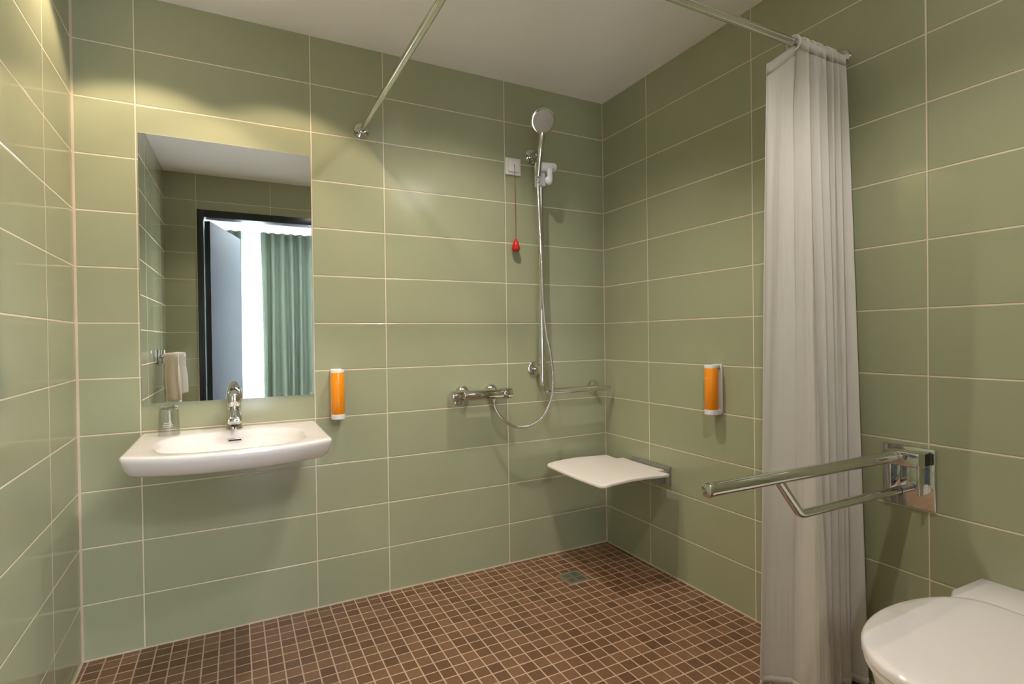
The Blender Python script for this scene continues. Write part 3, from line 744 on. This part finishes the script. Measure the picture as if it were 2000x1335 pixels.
# ---------------------------------------------------------------- shower curtain
t = thing('shower_curtain', 'white shower curtain gathered in folds against the right wall', 'shower curtain', (2.15, ROD_Y, 0))
NF = 6.0
XA, XB = 2.055, 2.262
def curtain_pt(s, f):
    """s 0..1 along the cloth, f 0 top .. 1 hem"""
    f = max(f, 0)
    flap = .10
    if s < flap:
        k = s / flap
        x = 1.945 + (XA - 1.945) * k + .010 * f * (1 - k); y = ROD_Y + .030 * math.sin(PI * k) * .5 + (.012 + .055 * f ** 1.2) * (1 - k) ** .7
        y += .004 * math.sin(9 * k + 5 * f)
        return x, y
    k = (s - flap) / (1 - flap)
    x = XA + (XB - XA) * k
    env = .5 + .5 * math.sin(k * 11.3 + 1.2)
    amp = (.024 + .014 * env) * min(1, .45 + 3 * k) + (.030 + .020 * math.sin(k * 7 + .6)) * f ** .75 * min(1, .5 + 3 * k)
    ph = 2 * PI * NF * k + 1.1 * math.sin(6.5 * k + 2.0 * f) + .6 * math.sin(17 * k + 1.3 * f) * (.5 + f)
    sn = math.sin(ph); sn = math.copysign(abs(sn) ** .75, sn)
    y = ROD_Y - .006 - .012 * f + amp * sn + .006 * math.sin(2.7 * ph + 2 * f)
    x = x + .010 * math.cos(ph) * (.4 + f) - .010 * f * math.sin(k * 6)
    return min(x, W - .008), y
rings_s = [.10 + .9 * (k + .25) / 9 for k in range(9)]
def top_z(s, y):
    z = 2.056 - .85 * abs(y - ROD_Y) * min(1, s / .125)
    if s < .125: z -= .108 * ((.125 - s) / .125)
    return z
ns, nz = 520, 60
bm = bm_new(); rows = []
for j in range(nz + 1):
    f = j / nz; row = []
    for i in range(ns + 1):
        s = i / ns; x, y = curtain_pt(s, f)
        zt = top_z(s, curtain_pt(s, 0)[1]); zb = .012 + .004 * math.sin(s * 21) ** 2
        row.append(bm.verts.new((x, y, zt + (zb - zt) * f)))
    rows.append(row)
grid_faces(bm, rows, False)
cl = part('cloth', bm, shower_cloth, t, angle=180)
md = cl.modifiers.new('solid', 'SOLIDIFY'); md.thickness = .0012
def hem(f0, f1, off):
    b = bm_new(); R_ = []
    for f in (f0, f1):
        rw = []
        for i in range(ns + 1):
            s = i / ns; x, y = curtain_pt(s, f); zt = top_z(s, curtain_pt(s, 0)[1]); zb = .012 + .004 * math.sin(s * 21) ** 2
            rw.append(b.verts.new((x, y, zt + (zb - zt) * f)))
        R_.append(rw)
    grid_faces(b, R_, False); return b
o = part('top_hem', hem(-.0005, .018, 0), shower_cloth, t, angle=180); md = o.modifiers.new('solid', 'SOLIDIFY'); md.thickness = .0020; md.offset = 0
o = part('bottom_hem', hem(.988, 1.0005, 0), shower_cloth, t, angle=180); md = o.modifiers.new('solid', 'SOLIDIFY'); md.thickness = .0020; md.offset = 0
for k, s in enumerate(rings_s):
    x, y = curtain_pt(s, 0); x = max(2.035, min(x, W - .035)) + (0 if k else -.006)
    bm = bm_new(); torus(bm, (x, ROD_Y, ROD_Z - .003), (1, .25 * math.sin(k * 2.3), .1 * math.cos(k * 1.7)), .0215, .0036); part('ring', bm, white_plastic, t)

# ---------------------------------------------------------------- folding support rail
GY = -1.503
t = thing('folding_support_rail', 'chrome fold-down support rail beside the toilet in front of the curtain', 'support rail', (W, GY, .69))
bm = bm_new(); box(bm, W - .010, W - .0004, -1.566, -1.424, .603, .787, .0035); part('wall_plate', bm, chrome, t)
bm = bm_new(); box(bm, W - .075, W - .010, -1.556, -1.462, .737, .780, .004); hb_ = part('hinge_block', bm, chrome, t)
bm = bm_new(); box(bm, W - .046, W - .012, -1.5568, -1.530, .740, .777, .003); part('side_cover', bm, dark, hb_, label='black side cover')
bm = bm_new()
bm.free()
for yy in (-1.545, -1.470):
    bm = bm_new(); box(bm, W - .060, W - .010, yy - .004, yy + .004, .655, .740, .002); part('hinge_cheek', bm, chrome, t)
bm = bm_new(); cyl(bm, (1.452, GY, .776), (W - .095, GY, .767), .0160, 36, .002); ub = part('upper_bar', bm, chrome, t)
bm = bm_new(); lathe(bm, [(.0160, 0), (.0172, .001), (.0172, .010), (.0150, .014), (.008, .016), (.001, .0165)], (1.453, GY, .776), (-1, 0, .012), 36); part('end_cap', bm, chrome, ub)
bm = bm_new(); torus(bm, (1.4525, GY, .776), (1, 0, -.012), .0160, .0009); part('cap_ring', bm, dark, ub)
bm = bm_new(); cyl(bm, (W - .100, GY, .767), (W - .060, GY, .766), .009, 24); cyl(bm, (W - .088, GY - .018, .767), (W - .088, GY + .018, .767), .007, 20); part('pivot', bm, chrome_soft, t)
bm = bm_new(); pb = bend((1.688, GY, .766), (1.772, GY, .668), (2.0, GY, .668), .018, 10)[:-1] + [(2.0, GY, .668), (W - .012, GY, .664)]
tube(bm, pb, .0115, 28); lb = part('brace', bm, chrome, t)
bm = bm_new(); torus(bm, (2.222, GY, .6645), (1, 0, 0), .0116, .0011); part('sleeve_ring', bm, dark, lb, label='thin black ring')

# ---------------------------------------------------------------- toilet
TY = -1.828
t = thing('toilet', 'white wall-hung toilet with closed lid below the chrome support rail', 'toilet', (W, TY, .10))
def lid_outline(n=96, inset=0.0, xb=2.128, xt=1.622, hw=.187):
    """straight back edge, rounded sides meeting in an oval front"""
    xb -= inset; xt += inset; hw -= inset; out = []
    xm = 1.90
    for k in range(n):
        f = k / n * 2 * PI; c_, s_ = math.cos(f), math.sin(f)
        if c_ >= 0:     # rear half: flattened, narrower at the hinge
            p = 5.5; r = (abs(c_) ** p + abs(s_) ** p) ** (-1 / p); x = xm + (xb - xm) * min(1, r * c_); y = hw * r * s_ * (1 - .30 * max(0, (x - xm) / (xb - xm)) ** 1.8)
        else:
            p = 2.15; r = (abs(c_) ** p + abs(s_) ** p) ** (-1 / p); x = xm + (xm - xt) * r * c_; y = hw * r * s_
        out.append((x, TY + y))
    return out
lz = .466
bm = bm_new(); R_ = []
for ins, z in ((.004, lz - .022), (.0, lz - .020), (.0, lz - .008), (.003, lz - .002), (.008, lz + .0005), (.020, lz + .0015), (.06, lz + .001), (.12, lz + .0005)):
    R_.append([bm.verts.new((x, y, z)) for x, y in lid_outline(inset=ins)])
grid_faces(bm, R_, True, True, True); part('lid', bm, ceramic, t, angle=60)
bm = bm_new(); R_ = []
for ins, z in ((.012, lz - .040), (.004, lz - .037), (.004, lz - .027), (.008, lz - .0235)):
    R_.append([bm.verts.new((x, y, z)) for x, y in lid_outline(inset=ins, xb=2.083)])
grid_faces(bm, R_, True, True, True); part('seat_ring', bm, ceramic, t, angle=60)
# pan
bm = bm_new(); R_ = []
for z, xt, hw, xb in ((lz - .042, 1.636, .174, 2.290), (lz - .052, 1.634, .178, 2.300), (lz - .10, 1.650, .172, 2.301), (lz - .17, 1.70, .155, 2.301), (lz - .25, 1.80, .13, 2.301), (lz - .31, 1.93, .11, 2.301), (lz - .34, 2.03, .09, 2.301)):
    ring_ = []
    for k in range(96):
        f = 2 * PI * k / 96; c_, s_ = math.cos(f), math.sin(f); xm = 1.95
        if c_ >= 0: p = 7; r = (abs(c_) ** p + abs(s_) ** p) ** (-1 / p); x = xm + (xb - xm) * r * c_; y = hw * r * s_ * (1 - .06 * ((x - xm) / (xb - xm)))
        else: p = 2.2; r = (abs(c_) ** p + abs(s_) ** p) ** (-1 / p); x = xm + (xm - xt) * r * c_; y = hw * r * s_
        ring_.append(bm.verts.new((x, TY + y, z)))
    R_.append(ring_)
grid_faces(bm, R_, True, True, True); part('bowl', bm, ceramic, t, angle=60)
bm = bm_new(); prism(bm, [(2.085, TY - .140), (2.150, TY - .163), (2.3015, TY - .160), (2.3015, TY + .160), (2.150, TY + .163), (2.085, TY + .140)], lz - .0425, lz - .010, .006); part('rear_deck', bm, ceramic, t)
for s in (-1, 1):
    bm = bm_new(); cyl(bm, (2.138, TY + s * .075 - .02, lz - .014), (2.138, TY + s * .075 + .02, lz - .014), .007, 20); part('hinge', bm, ceramic, t)

# ---------------------------------------------------------------- towel rail and towels on the left wall (seen in the mirror)
def lx(y): return TL * -y
TZ = 1.03
t = thing('towel_holder', 'chrome two-armed towel holder on the left wall, reflected in the mirror', 'towel holder', (lx(-1.93), -1.93, TZ))
bm = bm_new(); box(bm, lx(-1.93) + .0006, lx(-1.93) + .012, -1.965, -1.895, TZ - .05, TZ + .05, .003); part('wall_plate', bm, chrome, t)
bm = bm_new(); cyl(bm, (lx(-1.93) + .028, -1.93, TZ - .045), (lx(-1.93) + .028, -1.93, TZ + .045), .010); cyl(bm, (lx(-1.93) + .010, -1.93, TZ), (lx(-1.93) + .028, -1.93, TZ), .008); part('pivot', bm, chrome, t)
ARMS = ((-1.86, .150), (-2.02, .182))
for ay, ax in ARMS:
    bm = bm_new(); tube(bm, smooth_path([(.066, -1.93 + .012 * (1 if ay > -1.93 else -1), TZ), (.075, (ay - 1.93) / 2, TZ), (.088, ay, TZ), (.13, ay, TZ), (ax, ay, TZ)]), .0065, 16); part('arm', bm, chrome, t)
def towel(label, ay, x0, x1, drop1, drop2, m, seed, thick=.02):
    """a folded towel laid over an arm that runs along x: two falls joined over the top"""
    root = thing('hand_towel', label, 'towel', ((x0 + x1) / 2, ay, TZ), 'towels on the holder by the door')
    bm = bm_new(); r = .008 + thick / 2; path = []
    for k in range(9): path.append((r + .014 * (1 - k / 8), -drop1 * (1 - k / 8)))
    for k in range(1, 12): a = PI * k / 12; path.append((r * math.cos(a), r * math.sin(a)))
    for k in range(9): path.append((-r - .012 * k / 8, -drop2 * k / 8))
    rows = []; wid = x1 - x0
    for j in range(25):
        v = j / 24 - .5; row = []
        for i, (py_, pz) in enumerate(path):
            q = max(0, -pz) / .3
            x = (x0 + x1) / 2 + v * wid * (1 + .10 * q) + .012 * q + .003 * math.sin(i * 1.1)
            row.append(bm.verts.new((x, ay + py_ + .010 * math.sin(v * 9 + seed) * q, TZ + pz - .02 * abs(v) ** 2 + .010 * math.sin(v * 5 + seed) * q)))
        rows.append(row)
    grid_faces(bm, rows, False)
    o = part('cloth', bm, m, root, angle=180); md = o.modifiers.new('solid', 'SOLIDIFY'); md.thickness = thick; md.offset = 0
    md = o.modifiers.new('sub', 'SUBSURF'); md.levels = 1; md.render_levels = 2
    return root
towel('beige folded hand towel on the arm nearer the mirror, seen in the reflection', -1.86, .078, .158, .30, .27, towel_b, 2)
towel('white folded hand towel on the arm nearer the door, seen in the reflection', -2.02, .10, .188, .26, .25, towel_w, 5)
for o in bpy.data.objects:
    if '_o' in o: del o['_o']
